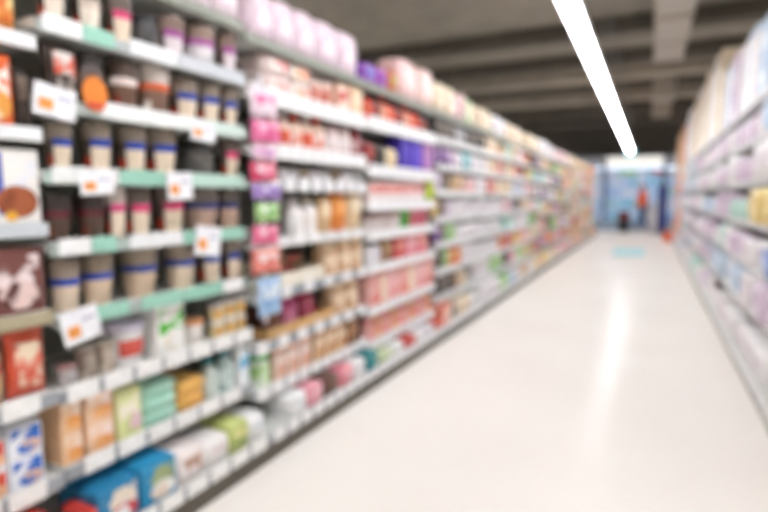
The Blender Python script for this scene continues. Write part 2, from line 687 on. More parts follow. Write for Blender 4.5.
# ------------------------------------------------------------------ left run, the bays near the camera, laid out from the photograph
YB = [0.42, ty(48, 200), ty(250, 200), ty(368, 200), ty(437, 200)]
BLUE, CREAM, LIDB, REDB = '2a48a8', 'efdcc4', '857768', 'b5432c'
DARK = '2e2a28'

# bay 0: leftmost, cut by the frame
b0_rows = [0.10] + [zrow(20, y) for y in (500, 408, 320, 228, 130, 36)] + [1.93]
bay0 = Bay(-1, YB[0], YB[1], b0_rows, 'leftmost shelf bay with thick white rails and large boxes', 'leftmost bay', PLANE_UP, PLANE_LOW, BACK_L,
           rails={0: RAILG, 1: RAILG, 2: RAILG, 3: 'b3a98c', 4: 'cfd6dc', 5: 'f2f4f6', 6: 'f2f4f6'},
           tags={1: strip(YB[0], YB[1], .105), 2: strip(YB[0], YB[1], .105)})
fill_px(bay0, 6, [('pouch', 2, 40, 46, ['e9a04a', 'f2d48a', 'd9702a'], 'yellow and orange snack pouch'), ('jar', 33, 22, 40, ['3a3230', '28262a', '6a4a38'], 'dark glass jar')])
fill_px(bay0, 5, [('carton', -6, 42, 70, ['e0652c', 'f6efe6', 'e8a24a', 'f3e2c0'], 'orange and white carton'), ('pouch', 31, 24, 58, ['3b332f', '564840', '6a5a4c'], 'dark brown upright pouch')])
o0 = len(COL.objects)
fill_px(bay0, 4, [('carton', 14, 64, 74, ['f3f0ec', 'e9ecf4', 'a85c38', '8a4526'], 'white and brown cereal carton', dict(depth=.08))])
fill_px(bay0, 3, [('carton', 16, 62, 66, ['7a4a44', 'efe0e0', 'e7cdc8', '5a2c2a'], 'brown and pink chocolate carton', dict(depth=.08))])
fill_px(bay0, 2, [('pouch', -4, 28, 64, ['e9b07a', 'd8503c', 'f0d9b0'], 'red and cream biscuit pouch'), ('pouch', 33, 40, 66, ['e0624a', 'e8705c', 'f2dcc0'], 'red biscuit pouch with cream base')])
fill_px(bay0, 1, [('carton', -5, 30, 32, ['eef0f6', 'd9503c', 'e8b48c'], 'white and red sachet box', dict(pile=2)), ('carton', 29, 34, 32, ['eef1f8', '2e6cc8', 'e6c0a8', '3a78d0'], 'blue and white sachet box', dict(pile=2))])
fill_px(bay0, 0, [('carton', 30, 60, 60, ['c8463c', 'e8e0d8', 'd8a060'], 'red carton')])

# extra print on the cereal carton: a blue side stripe and a yellow corner
cer = [o for o in COL.objects if o.get('label', '').startswith('white and brown cereal')][0]
bb = cer.data.vertices
cw = max(v.co.y for v in bb); cd = max(v.co.x for v in bb); chh = max(v.co.z for v in bb)
add('blue_stripe', ('cereal_stripe',), s_box(cd - .001, cd + .0018, -cw * .46, -cw * .26, chh * .12, chh * .95), mat('2b4fb4', 'card'), cer)
add('yellow_corner', ('cereal_corner',), s_disc(cd + .002, -cw * .06, chh * .1, cw * .2, chh * .07), mat('f0b43c', 'card'), cer)

# the part of this bay left of the frame
def fill_left_of_frame():
    kinds = [('carton', ['c8463c', 'e8e0d8', 'd8a060'], 'plain red carton', .10), ('carton', ['eef1f8', '2e6cc8', 'e6c0a8'], 'white box', .09), ('pouch', ['e9b07a', 'd8503c', 'f0d9b0'], 'biscuit bag', .11),
             ('carton', ['7a4a44', 'efe0e0', 'e7cdc8'], 'chocolate box', .12), ('carton', ['f3f0ec', 'e9ecf4', 'a85c38'], 'cereal box', .16), ('carton', ['e0652c', 'f6efe6', 'e8a24a'], 'orange box', .11),
             ('pouch', ['e9a04a', 'f2d48a', 'd9702a'], 'snack bag', .12), ('pack', ['e9d9e0', 'f6eef2', 'd8bccb'], 'pale lilac tissue pack', .15)]
    for j in range(len(b0_rows)):
        kind, cols, desc, w = kinds[j]
        stop = bay0.y1 - .02
        for o in COL.objects:
            if o.parent is None and o.name.split('.')[0] in ('carton', 'pouch', 'jar') and abs(o.location.z - bay0.ztop(j)) < .01 and o.location.y < bay0.y1:
                stop = min(stop, o.location.y + min(v.co.y for v in o.data.vertices))
        y = stop - .008
        while y - w > bay0.y0 + .006:
            bay0.put(kind, j, y - w / 2, w, .17, cols, desc)
            y -= w + .008


fill_left_of_frame()

# bay 1: cups of ground coffee on mint-green rails
y_rows = (435, 367, 302, 240, 178, 117, 52)
b1_rows = [0.115] + [zrow(150, y) for y in y_rows] + [1.93]
tags1 = {7: segs(48, [(44, 82, 'f4f6f6'), (84, 114, MINT), (130, 176, 'f1f3f6'), (178, 243, 'cdd2d8')]),
         6: segs(117, [(58, 72, MINT), (100, 190, 'f5f7f6'), (192, 243, 'd3e6df')]),
         5: segs(178, [(52, 92, 'eef1ef'), (94, 118, 'f4f4f4'), (120, 164, MINT), (190, 243, 'bcdccf')]),
         4: segs(240, [(58, 90, 'f2f4f4'), (92, 116, MINT), (130, 182, 'eceef0'), (184, 197, MINT), (218, 243, MINT)]),
         3: segs(302, [(62, 94, 'f1f2f4'), (96, 128, MINT), (142, 182, MINT), (184, 222, '9bd0bc'), (224, 243, 'f6f6f6')]),
         2: strip(YB[1], YB[2], .105), 1: strip(YB[1], YB[2], .105, lead=.06), 0: strip(YB[1], YB[2], .1, lead=.03)}
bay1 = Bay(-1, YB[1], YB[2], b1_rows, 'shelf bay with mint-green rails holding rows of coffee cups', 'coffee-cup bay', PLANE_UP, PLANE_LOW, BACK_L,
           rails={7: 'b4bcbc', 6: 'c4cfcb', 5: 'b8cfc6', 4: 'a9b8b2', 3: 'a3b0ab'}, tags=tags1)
blu = 'blue-banded cream coffee cup'
pnk = 'pink-banded cream coffee cup'
pur = 'purple-banded pale coffee cup'
drk = 'dark brown coffee cup'
JARB = '5a4e46'
C_BLU = [CREAM, BLUE, '8d8072', REDB, JARB]
C_BLW = ['ecd8c0', BLUE, '9c8d7e']
C_PNK = [CREAM, 'e0487c', '6b5f58', REDB, JARB]
C_PUR = ['eee2e6', 'a8509c', '8a7468', None, '6a5650']
C_RED = ['f0e4d4', 'd8c8b8', '5d4c44', REDB, '4a3a34']
C_DRK = ['5a4438', '6a2430', '3a322e', '7a3a2a']
fill_px(bay1, 8, [('pack', 95 + 34 * k, 31, 44, ['e9d9e0', 'f6eef2', 'd8bccb'], 'pale lilac tissue pack') for k in range(5)])
fill_px(bay1, 7, [('cup', 60, 30, 50, C_RED, 'dark coffee jar with cream label'), ('cup', 96, 30, 50, C_RED, 'dark coffee jar with cream label'), ('cup', 128, 26, 48, C_PNK, pnk),
                  ('jar', 154, 22, 36, ['3c3a3c', '2a2a2c', '55524f'], 'dark grey coffee jar'),
                  ('cup', 180, 27, 42, C_PUR, pur), ('cup', 211, 28, 42, ['f4eef2', 'b05aa6', '9a8478'], pur), ('cup', 236, 20, 40, C_PUR, pur)])
fill_px(bay1, 6, [('pouch', 68, 30, 56, ['473a34', 'd9573a', 'd9cfc8'], 'brown pouch with red label'), ('jar', 98, 26, 50, ['4a3c36', '3a3432', '7a6458'], 'dark brown coffee jar'),
                  ('cup', 133, 29, 50, ['7c5c4c', 'ecdcd6', '5a4a42', '9a3a2c'], 'brown cup with white band'), ('cup', 165, 31, 52, ['8a6a5a', 'dc6a3e', 'd6ccc4', 'f0e8e0'], 'brown cup with orange band'),
                  ('cup', 194, 27, 42, C_BLU, blu), ('cup', 217, 21, 42, C_BLU, blu), ('cup', 237, 18, 40, C_BLU, blu)])
fill_px(bay1, 5, [('cup', 68, 28, 48, C_BLU, blu), ('cup', 107, 31, 50, C_BLU, blu), ('cup', 142, 29, 48, C_BLU, blu), ('cup', 172, 30, 48, C_BLU, blu),
                  ('jar', 207, 26, 38, ['4c4a48', '2c2a2a', '6a6660'], 'dark grey coffee jar'), ('cup', 238, 19, 42, C_PNK, pnk)])
fill_px(bay1, 4, [('cup', 66, 31, 48, C_DRK, drk), ('cup', 100, 28, 46, C_DRK, drk), ('cup', 123, 22, 52, ['eedcc6', 'e0558a', 'c8bcb4', REDB, '6a5a50'], pnk), ('cup', 147, 26, 48, C_PNK, pnk),
                  ('cup', 180, 27, 48, C_PNK, pnk), ('cup', 214, 31, 44, ['c9a896', '2c3a78', '6f655e'], 'navy-banded tan coffee cup'), ('cup', 239, 22, 42, ['c9a896', '2c3a78', '6f655e'], 'navy-banded tan coffee cup')])
fill_px(bay1, 3, [('cup', 75, 32, 52, C_BLW, blu), ('cup', 108, 32, 52, ['e6cdb2', BLUE, '978876'], blu), ('cup', 152, 34, 54, ['dec5aa', '2c489c', '9a8c7a'], blu),
                  ('cup', 192, 27, 48, C_BLW, blu), ('cup', 218, 22, 44, C_BLU, blu), ('cup', 240, 19, 42, C_BLU, blu)])
fill_px(bay1, 2, [('tub', 74, 18, 22, ['c8c4c4', 'b08884'], 'small silver tub'), ('can', 92, 20, 34, ['8c7c70', 'b0a498'], 'grey-brown can'), ('can', 111, 18, 34, ['a89888', 'c8bcae'], 'grey-brown can'),
                  ('tub', 137, 36, 44, ['f4f4f4', 'd6d2e4', 'd8584c'], 'white tub with lilac lid'), ('carton', 172, 28, 54, ['f2f2ee', '56b83e', 'f4f4f0', 'e8e0d0'], 'white carton with green patch'),
                  ('tub', 201, 17, 26, ['f2ece6', 'd89a6a'], 'small white tub with orange lid')] +
        [('tub', 222 + 12 * k, 11.5, 17, ['ecd9a6', 'e2dcdc', 'e8b060'], 'small cream dessert tub', dict(pile=2)) for k in range(3)] + [('carton', 256, 11, 30, ['e6c87c', 'f0e0b0', 'd8483c'], 'yellow and red carton')])
fill_px(bay1, 1, [('carton', 67, 36, 33, ['eec49a', 'f4dcc8', 'e89a4c', 'f0b070'], 'peach biscuit box', dict(pile=2)), ('carton', 102, 28, 31, ['f0cba8', 'f4ddd0', 'e8a060', 'f2b880'], 'peach biscuit box', dict(pile=2)),
                  ('carton', 131, 25, 50, ['e2e6a8', 'f2ecd8', 'e4c4cc', 'cfe08c'], 'pale yellow-green carton'),
                  ('pack', 162, 34, 14, ['a8d8c4', 'd8f0e4'], 'mint green flat pack', dict(pile=3)), ('pack', 194, 25, 15, ['eab45e', 'f0c88a'], 'orange flat pack', dict(pile=2)),
                  ('bottle', 216, 14, 40, ['c8d6d0', '2f7f86', 'd8e4e0'], 'white and teal bottle'), ('bottle', 231, 13, 40, ['b8ccc8', '2f8088', 'dce6e4'], 'white and teal bottle'), ('carton', 247, 15, 38, ['f0f2f4', '3ca4d0', 'e4eef4'], 'white and sky-blue carton')])
fill_px(bay1, 0, [('carton', 72, 36, 34, ['d8463e', 'e06a5a', 'f0d8c8'], 'red flat box'), ('carton', 119, 44, 42, ['1f7fae', 'e8dccc', 'c84850', 'f4f4f4'], 'blue box with cream picture', dict(depth=.2)),
                  ('carton', 160, 36, 40, ['2490c0', '9aa878', 'f0f0ea', 'e8d8c8'], 'blue box with green picture', dict(depth=.2)),
                  ('pack', 192, 30, 34, ['f0e6e2', 'b89078', 'f6eeee'], 'white and brown pack'), ('pack', 219, 24, 28, ['f4f0ee', 'e4d4d4'], 'white pack'),
                  ('pack', 241, 18, 30, ['c6d080', 'e8e4a0', '7aa048'], 'green and yellow pack'), ('pack', 259, 15, 26, ['f4f4f4', 'e0e8ec'], 'white pack'), ('pack', 273, 12, 26, ['6a8a58', 'a8b890'], 'dark green pack')])

# bay 2: past the hanging strip
b2_rows = [0.115] + [zrow(310, y) for y in (370, 330, 285, 238, 185, 155, 107)] + [1.90]
WT = lambda hh: strip(YB[2], YB[3], .085, hh, 'f7f7f8', .012)
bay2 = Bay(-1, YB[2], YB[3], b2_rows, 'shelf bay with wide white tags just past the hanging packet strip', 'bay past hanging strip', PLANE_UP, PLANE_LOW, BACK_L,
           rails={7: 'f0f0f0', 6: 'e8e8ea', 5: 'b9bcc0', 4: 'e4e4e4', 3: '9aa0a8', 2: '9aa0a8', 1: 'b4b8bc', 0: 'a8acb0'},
           tags={7: WT(.085), 6: WT(.075), 5: strip(YB[2], YB[3], .07, .07, 'f7f7f8', .05), 4: strip(YB[2], YB[3], .09, .05, 'f6f6f6', .06), 3: strip(YB[2], YB[3], .075, .06, 'f6f6f6', .12),
                 2: strip(YB[2], YB[3], .08, .058, 'f6f6f6', .08), 1: strip(YB[2], YB[3], .08, .06, 'f7f7f7', .03), 0: strip(YB[2], YB[3], .08, .056, 'f6f6f6', .03)})
tan = ['dcb48c', 'ecd4b4', 'f2dcc0']
fill_px(bay2, 8, [('pack', 264 + 21 * k, 19.5, 48 - 2 * k, ['e6d2dc', 'f4e8ee', 'd4b4c6'], 'lilac pink tissue pack') for k in range(5)])
fill_px(bay2, 7, [('pack', 279, 26, 20, ['f0dcd8', 'd8403c', 'f4f0e8'], 'red and white sweets pack', dict(pile=2)), ('pack', 303, 20, 19, ['f2e4dc', 'e06450', 'e8c8a0'], 'pale red sweets pack', dict(pile=2)),
                  ('jar', 320, 10, 28, ['d8a08c', 'e8d0c4', 'c04840'], 'pink-brown jar'), ('jar', 331, 10, 28, ['d8a08c', 'e8d0c4', 'c04840'], 'pink-brown jar'), ('carton', 344, 12, 30, ['ecc8b0', 'c83c34', 'f2dccc'], 'peach carton with red'), ('carton', 357, 12, 30, ['e8caa4', 'f0dcc0'], 'tan carton')])
fill_px(bay2, 6, [('bottle', 266 + 11.5 * k, 10.5, 36, ['e8c8b4', 'd8452c' if k % 2 else 'e0d4cc', 'f0e4dc' if k % 2 else 'dc5438', 'e07050'], 'orange and white sauce bottle') for k in range(6)] +
        [('jar', 337, 11, 30, ['dcc8c4', 'c8b0b0', 'f0e8e8'], 'grey-pink jar'), ('jar', 349, 11, 30, ['dcc8c4', 'c8b0b0', 'f0e8e8'], 'grey-pink jar'), ('jar', 360, 9, 30, ['8a2c34', '7a2028', 'c8a8a8'], 'dark red jar')])
fill_px(bay2, 5, [('tub', 266 + 10.5 * k, 9.5, 14, [['d8d6d8', 'a8a4a0'], ['8c7868', 'c8b490'], ['e6e2e6', 'b8b4b8']][k % 3], ['small silver tub', 'small brown tub', 'small white tub'][k % 3]) for k in range(10)])
fill_px(bay2, 4, [('pouch', 278, 27, 42, ['3c3a34', '5a584c', '46443c'], 'black snack pouch'), ('bottle', 301, 13, 38, ['f0ecea', 'dcd4d4', 'f6f4f4'], 'white bottle'), ('bottle', 315, 12, 38, ['f0ecea', 'a89888', 'e8e0d8'], 'white bottle'),
                  ('pouch', 328, 12, 36, ['d8b488', 'ecd8b8'], 'tan pouch'), ('pouch', 342, 15, 38, ['e88a38', 'f0a860'], 'orange pouch'), ('pouch', 358, 14, 38, ['e6caa0', 'f2e0c4'], 'tan pouch')])
fill_px(bay2, 3, [('tray', 294, 62, 14, ['f2ead8', 'faf6ea'], 'cream cardboard tray', dict(depth=.24)),
                  ('pouch', 274, 15, 26, ['a84a40', '7a8450'], 'red fruit pouch', dict(free=1, inset=.05, lift=.006)), ('pouch', 290, 14, 26, ['8a8a58', 'a85848'], 'green fruit pouch', dict(free=1, inset=.05, lift=.006)), ('pouch', 307, 14, 26, ['b04840', '8c7050'], 'red fruit pouch', dict(free=1, inset=.05, lift=.006)),
                  ('jar', 335, 13, 32, tan, 'tan sauce jar'), ('jar', 349, 12, 32, tan, 'tan sauce jar'), ('jar', 361, 10, 32, tan, 'tan sauce jar')])
fill_px(bay2, 2, [('tray', 300, 66, 11, ['dcae74', 'e6c08c'], 'tan cardboard tray', dict(depth=.24)),
                  ('pack', 280, 16, 30, ['6a4038', '7c5040'], 'brown chocolate pack', dict(free=1, inset=.03, lift=.006, depth=.15)), ('pack', 296, 16, 30, ['b8487c', 'd880a4', 'f0e0e8'], 'magenta chocolate pack', dict(free=1, inset=.03, lift=.006, depth=.15)), ('pack', 313, 15, 30, ['9c2c48', 'b85070'], 'crimson chocolate pack', dict(free=1, inset=.03, lift=.006, depth=.15)),
                  ('jar', 343, 12, 32, tan, 'tan sauce jar'), ('jar', 356, 11, 32, tan, 'tan sauce jar')])
fill_px(bay2, 1, [('jar', 267, 14, 34, ['dce8d4', '3cb84c', 'a8d880'], 'white jar with green lid')] + [('carton', 281 + 12.5 * k, 11.5, 34, ['e8c8b8', 'f2e0d8', 'dca890'], 'pale pink carton') for k in range(3)] +
        [('carton', 320 + 11 * k, 10, 32, ['e2c29a', 'f0dcc0', 'c89468'], 'tan carton') for k in range(3)] + [('carton', 353, 9, 30, ['8a5c3c', 'b88a60'], 'brown carton')])
fill_px(bay2, 0, [('pack', 300, 16, 26, ['f4f4f4', 'dfe6ea'], 'white pack'), ('pack', 317, 15, 24, ['f0a8b4', 'f4d0d4'], 'pink pack'), ('pack', 333, 14, 22, ['6a4c40', '8a6a58'], 'brown pack'), ('pack', 348, 13, 22, ['e8909c', 'f4c8cc'], 'pink pack'),
                  ('pack', 361, 11, 22, ['f4f2f2', 'e0e0e8'], 'white pack'), ('carton', 374, 10, 24, ['2c8a90', '58a8a8'], 'teal carton')])

# bay 3: the purple boxes
b3_rows = [0.115] + [zrow(400, y) for y in (330, 300, 262, 232, 205, 173, 130)] + [1.90]
W3 = lambda w, hh, g: strip(YB[3], YB[4], w, hh, 'f7f7f8', g)
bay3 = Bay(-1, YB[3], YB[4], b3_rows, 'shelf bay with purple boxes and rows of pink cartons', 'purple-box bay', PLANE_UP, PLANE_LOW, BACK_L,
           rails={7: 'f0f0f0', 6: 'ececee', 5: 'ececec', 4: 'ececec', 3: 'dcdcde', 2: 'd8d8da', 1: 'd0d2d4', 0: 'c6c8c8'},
           tags={7: W3(.085, .085, .012), 6: W3(.15, .08, .01), 5: W3(.15, .07, .01), 4: W3(.15, .065, .01), 3: W3(.085, .06, .02), 2: W3(.085, .06, .02), 1: W3(.085, .06, .02), 0: W3(.08, .056, .03)})
fill_px(bay3, 8, [('pack', 370, 12, 20, ['8c50b4', '6a90d0'], 'purple and blue pack'), ('pack', 383, 11, 20, ['a050b0', '8c3ca8'], 'purple pack'), ('pack', 394, 9, 22, ['c86a3c', 'a8b048'], 'orange and green pack'),
                  ('pack', 409, 17, 38, ['ecc8c4', 'f4e0dc'], 'pale pink pack'), ('pack', 427, 13, 36, ['f0d0c8', 'f6e8e4'], 'pale pink pack')])
fill_px(bay3, 7, [('bottle', 372 + 7.6 * k, 6.8, 28, [['d84a38', '3a2c2a', 'e87858'], ['4a3432', '2a2424', 'b04038'], ['e08064', 'c83a30', 'f0c0a8']][k % 3], ['red sauce bottle', 'black-brown sauce bottle', 'salmon sauce bottle'][k % 3]) for k in range(8)])
fill_px(bay3, 6, [('pouch', 372, 10, 26, ['8c2c30', 'b04840'], 'dark red pouch'), ('pouch', 383, 10, 24, ['38322e', '4a443e'], 'black pouch'), ('pouch', 394, 10, 22, ['ecd8b0', 'f4e8d0', 'd8a838'], 'cream pouch with yellow'),
                  ('carton', 406, 10, 36, ['4a34b0', '5a48c4'], 'tall deep purple carton'), ('carton', 417, 9.5, 36, ['5a3cc4', '6c54d4'], 'tall deep purple carton'), ('carton', 428, 9, 36, ['b078b8', 'c89ac8'], 'tall mauve carton')])
fill_px(bay3, 5, [('carton', 374 + 9.2 * k, 8.4, 22, ['f0dcd8', 'dc4a40' if k % 2 else 'e8786c', 'f4ecea'], 'red and white carton') for k in range(6)] + [('carton', 431, 6, 24, ['b8cc34', 'd0dc50'], 'lime green carton')])
fill_px(bay3, 4, [('tub', 373 + 9 * k, 8.2, 18, [['e8dcd8', 'c8a8a0'], ['f0e8e6', 'd8b8b0'], ['58b848', '80cc60'], ['e8788c', 'f0a0ac']][[0, 1, 0, 1, 2, 3, 3][k]], ['pale small tub', 'white small tub', 'green small tub', 'pink small tub'][[0, 1, 0, 1, 2, 3, 3][k]]) for k in range(7)])
fill_px(bay3, 3, [('pack', 376, 12, 22, ['f0eef2', 'dcd8e4'], 'white pack'), ('pouch', 389, 10, 24, ['a87c58', 'c8a480'], 'brown pouch'), ('carton', 401, 9, 24, ['d85a5c', 'e8a08c'], 'red carton'), ('carton', 412, 9, 26, ['ec98a4', 'f4c0c4'], 'rose pink carton'), ('carton', 423, 9, 26, ['e8808c', 'f0b4a0'], 'rose pink carton')])
fill_px(bay3, 2, [('carton', 374 + 9.2 * k, 8.4, 32, [['f2b8b2', 'f8dcd8', 'e88880'], ['efa090', 'f4c8b4', 'f6e4cc'], ['f4c8c4', 'f8e8e8', 'ec9898']][k % 3], ['pink carton', 'coral carton', 'pale pink carton'][k % 3]) for k in range(7)])
fill_px(bay3, 1, [('bottle', 373 + 8.4 * k, 7.6, 34, [['f0a0a0', 'eeeef6', 'f4c0b8'], ['f0b890', 'f2f0f6', 'ec9080']][k % 2], ['pink drink bottle', 'peach drink bottle'][k % 2]) for k in range(8)])
fill_px(bay3, 0, [('pack', 388, 11, 24, ['d4e0b8', 'ecf0d8'], 'pale green pack'), ('pack', 400, 10, 22, ['f0f0ee', 'e4e4e8'], 'white pack'), ('carton', 411, 9, 22, ['c84844', 'e08078'], 'red carton'), ('pack', 421, 9, 20, ['f2f0f0', 'e0dce0'], 'white pack'),
                  ('pack', 431, 8, 20, ['e8e4e8', 'd4d0d8'], 'pale grey pack'), ('carton', 440, 7, 20, ['d8604c', 'e8907c'], 'orange-red carton')])

# ------------------------------------------------------------------ the rest of the left run
PAL = {  # name: body, second, third
    'cream': ['ecdcc0', 'f6ecd8', 'd8b088'], 'white': ['f2f0f0', 'e6e2ea', 'd8c8cc'], 'pale pink': ['efcfcd', 'f6e4e2', 'dc8c8c'], 'lilac': ['dccbdc', 'f0e8f0', 'b090b8'],
    'red': ['cf4a42', 'f0d8d0', 'e07868'], 'coral': ['ec9480', 'f4c8b4', 'f8e8d8'], 'orange': ['e8965a', 'f4cc9c', 'd86838'], 'tan': ['d8b890', 'ecd8b8', 'b8885c'],
    'yellow': ['e8d080', 'f4e8b8', 'd8a040'], 'green': ['7cc060', 'b8dc98', 'e8f0d8'], 'mint': ['b8dcd0', 'e0f0ea', '78b8a4'], 'purple': ['704888', 'a078b0', 'd8c4e0'],
    'black': ['3a3634', '6a6460', 'a89888'], 'turquoise': ['58bcc4', 'c4e8ea', '2c8c98'], 'pale blue': ['c4d6e8', 'e6eef6', '7c9cc8'], 'brown': ['8a6048', 'b89070', 'd8bc9c'],
    'grey': ['c0c0c2', 'dcdcde', '8c8c90'], 'blue': ['3c68b8', '88a8dc', 'e0e8f4'], 'rose': ['e07890', 'f2b4c0', 'f8e4e8'],
}
CATNAME = dict(carton='carton', pouch='pouch', bottle='bottle', jar='jar', tub='tub', pack='wrapped pack', can='can')
SIZE = dict(carton=(.085, .15), pouch=(.12, .17), bottle=(.075, .19), jar=(.08, .13), tub=(.095, .10), pack=(.17, .14), can=(.075, .11))
GEN_Z = [0.115, 0.34, 0.57, 0.80, 1.02, 1.24, 1.46, 1.68, 1.90]
L_PAL = ['cream', 'cream', 'white', 'white', 'pale pink', 'pale pink', 'pale pink', 'lilac', 'coral', 'tan', 'tan', 'orange', 'red', 'black', 'green', 'purple', 'mint', 'yellow', 'rose', 'pale blue']
FAR_PAL = ['cream', 'tan', 'tan', 'orange', 'yellow', 'pale pink', 'coral', 'coral', 'white', 'cream', 'brown', 'mint', 'red']


def fill_row(bay, j, groups, rnd, wscale=1.0):
    """groups: (kind, colour name, how many) from the near end of the bay to its far end; the last group repeats to the end"""
    y = bay.y0 + .012
    gi = 0
    while gi < 40:
        kind, cname, cnt = groups[min(gi, len(groups) - 1)]
        cols = PAL[cname]
        w0, h0 = SIZE[kind]
        w = w0 * rnd.uniform(.92, 1.15) * wscale
        g_ = bay.gap(j)
        h = h0 * rnd.uniform(1.2, 1.7) if g_ > 5 else min(g_ - .012, max(h0 * rnd.uniform(.9, 1.1), g_ * rnd.uniform(.5, .9)))
        for _ in range(cnt):
            if y + w > bay.y1 - .01:
                return
            bay.put(kind, j, y + w / 2, w, h, cols[:3], cname + ' ' + CATNAME[kind], inset=(rnd.choice([-.018, -.008, 0, .01]) if bay.side < 0 else rnd.choice([-.06, -.045, -.03, -.01])) if j else 0, tilt=0)
            y += w + rnd.choice([.006, .008, .012])
        gi += 1


def random_groups(rnd, pal, kinds):
    return [(rnd.choice(kinds), rnd.choice(pal), rnd.choice([2, 3, 3, 4])) for _ in range(12)]


VAR_Z = [[.115, .40, .66, .92, 1.18, 1.44, 1.68, 1.90], [.115, .37, .62, .90, 1.14, 1.41, 1.64, 1.90], [.115, .42, .74, 1.0, 1.30, 1.60, 1.90], GEN_Z]
OVER = {  # (bay, shelf): what the photograph shows there
    (4, 8): [('pack', 'cream', 2), ('pack', 'pale pink', 2), ('carton', 'green', 1), ('pack', 'cream', 4)],
    (4, 7): [('pouch', 'black', 4), ('pouch', 'grey', 2), ('pouch', 'black', 4)],
    (4, 6): [('pouch', 'purple', 3), ('carton', 'lilac', 1), ('pack', 'white', 1), ('carton', 'turquoise', 2), ('pack', 'white', 2)],
    (4, 5): [('pouch', 'lilac', 1), ('pouch', 'black', 2), ('carton', 'tan', 3), ('pouch', 'brown', 1), ('carton', 'pale pink', 3)],
    (4, 4): [('pouch', 'yellow', 1), ('pouch', 'black', 1), ('pouch', 'lilac', 1), ('pack', 'white', 6)],
    (4, 3): [('pouch', 'purple', 1), ('pouch', 'black', 1), ('pouch', 'green', 2), ('pack', 'white', 5)],
    (4, 2): [('pouch', 'black', 2), ('pouch', 'green', 1), ('carton', 'orange', 3), ('pack', 'white', 4)],
    (4, 1): [('pouch', 'black', 4), ('pouch', 'brown', 1), ('pack', 'cream', 1), ('pouch', 'black', 2)],
    (4, 0): [('carton', 'coral', 2), ('pouch', 'black', 1), ('pack', 'cream', 2), ('pack', 'white', 4)],
    (5, 8): [('pack', 'cream', 3), ('pack', 'white', 4)],
    (5, 7): [('pouch', 'black', 2), ('carton', 'cream', 4), ('jar', 'tan', 9)],
    (5, 6): [('pack', 'white', 2), ('carton', 'cream', 3), ('carton', 'red', 2), ('pouch', 'black', 2)],
    (5, 5): [('pack', 'white', 2), ('carton', 'red', 3), ('carton', 'cream', 4)],
    (5, 4): [('pack', 'white', 9)],
    (5, 3): [('pack', 'white', 9)],
    (5, 2): [('pack', 'white', 5), ('carton', 'orange', 4)],
    (5, 1): [('pack', 'white', 3), ('pouch', 'green', 6)],
    (5, 0): [('pack', 'white', 4), ('carton', 'green', 4)],
    (6, 8): [('pack', 'cream', 9)], (6, 6): [('carton', 'cream', 5), ('carton', 'red', 2), ('pouch', 'black', 3)],
    (6, 1): [('pouch', 'black', 2), ('carton', 'rose', 3), ('carton', 'green', 4)],
    (7, 8): [('pack', 'cream', 3), ('pack', 'white', 9)],
    (7, 5): [('carton', 'pale pink', 4), ('carton', 'black', 2), ('carton', 'white', 9)],
}
rnd = random.Random(5)
yb = YB[4]
RUN_END = 18.6
nbay = 12
step = (RUN_END - yb) / nbay
for i in range(nbay):
    n = i + 4
    y0, y1 = yb + i * step, yb + (i + 1) * step
    near = y0 < 7.6
    phrase = ORD[n] + ' left bay'
    tg = {j: strip(y0, y1, .09, .058, 'f6f6f6', [.05, .03, .09, .04, .012, .06, .03, .02][(j + n) % 8]) for j in range(8)} if near else None
    lab = 'left-hand shelf bay, %s from the front, %s' % (ORD[n], 'with white wrapped packs' if n in (4, 5) else 'crowded with mixed pale groceries' if n < 13 else 'with tan and cream boxes near the aisle end')
    zs_n = GEN_Z if n < 8 else rnd.choice(VAR_Z)
    bay = Bay(-1, y0, y1, zs_n, lab, phrase, PLANE_UP, PLANE_LOW, BACK_L, far=not near,
              rails={j: ('c4c6c8' if near else 'c4c2c0') for j in range(8)}, tags=tg, top_edge='8f9488' if n < 6 else 'cfc6b8')
    for j in range(len(zs_n)):
        if j == len(zs_n) - 1:
            g = OVER.get((n, j)) or [(rnd.choice(['pack', 'carton']), rnd.choice(['cream', 'white', 'pale pink', 'lilac'] if n < 11 else ['tan', 'orange', 'cream']), 3) for _ in range(6)]
        else:
            g = OVER.get((n, j)) or random_groups(rnd, L_PAL if n < 11 else FAR_PAL, ['carton', 'carton', 'pouch', 'bottle', 'jar', 'tub', 'pack'])
        fill_row(bay, j, g, rnd, 1.1 if near else 1.5)

# ------------------------------------------------------------------ right run
R_UP, R_LOW, R_BACK = 0.66, 0.59, 1.10
R_PAL = ['white', 'white', 'white', 'white', 'lilac', 'pale blue', 'pale blue', 'lilac', 'white', 'mint', 'white']
RF_PAL = ['orange', 'tan', 'coral', 'cream', 'lilac', 'white', 'pale pink']
R_Z = [0.115, 0.42, 0.72, 1.02, 1.32, 1.62, 1.92]
R_OVER = {(0, 0): [('pack', 'pale pink', 3), ('pack', 'white', 9)], (0, 1): [('pack', 'mint', 2), ('pack', 'white', 9)], (0, 2): [('pack', 'blue', 5), ('pack', 'pale blue', 2), ('pack', 'white', 5)],
          (1, 2): [('pack', 'blue', 2), ('pack', 'white', 9)], (1, 3): [('pack', 'yellow', 4), ('pack', 'white', 9)], (0, 3): [('pack', 'white', 4), ('pack', 'yellow', 6)],
          (1, 6): [('carton', 'pale blue', 5), ('carton', 'white', 9)], (0, 6): [('carton', 'blue', 3), ('carton', 'pale blue', 9)], (2, 6): [('carton', 'pale blue', 4), ('carton', 'white', 9)],
          (3, 6): [('carton', 'yellow', 3), ('carton', 'cream', 9)], (4, 6): [('carton', 'cream', 9)], (5, 6): [('carton', 'tan', 3), ('carton', 'pale pink', 9)], (6, 6): [('carton', 'pale pink', 9)], (7, 6): [('pack', 'pale pink', 9)]}
rnd = random.Random(8)
ry0, rn = 2.35, 13
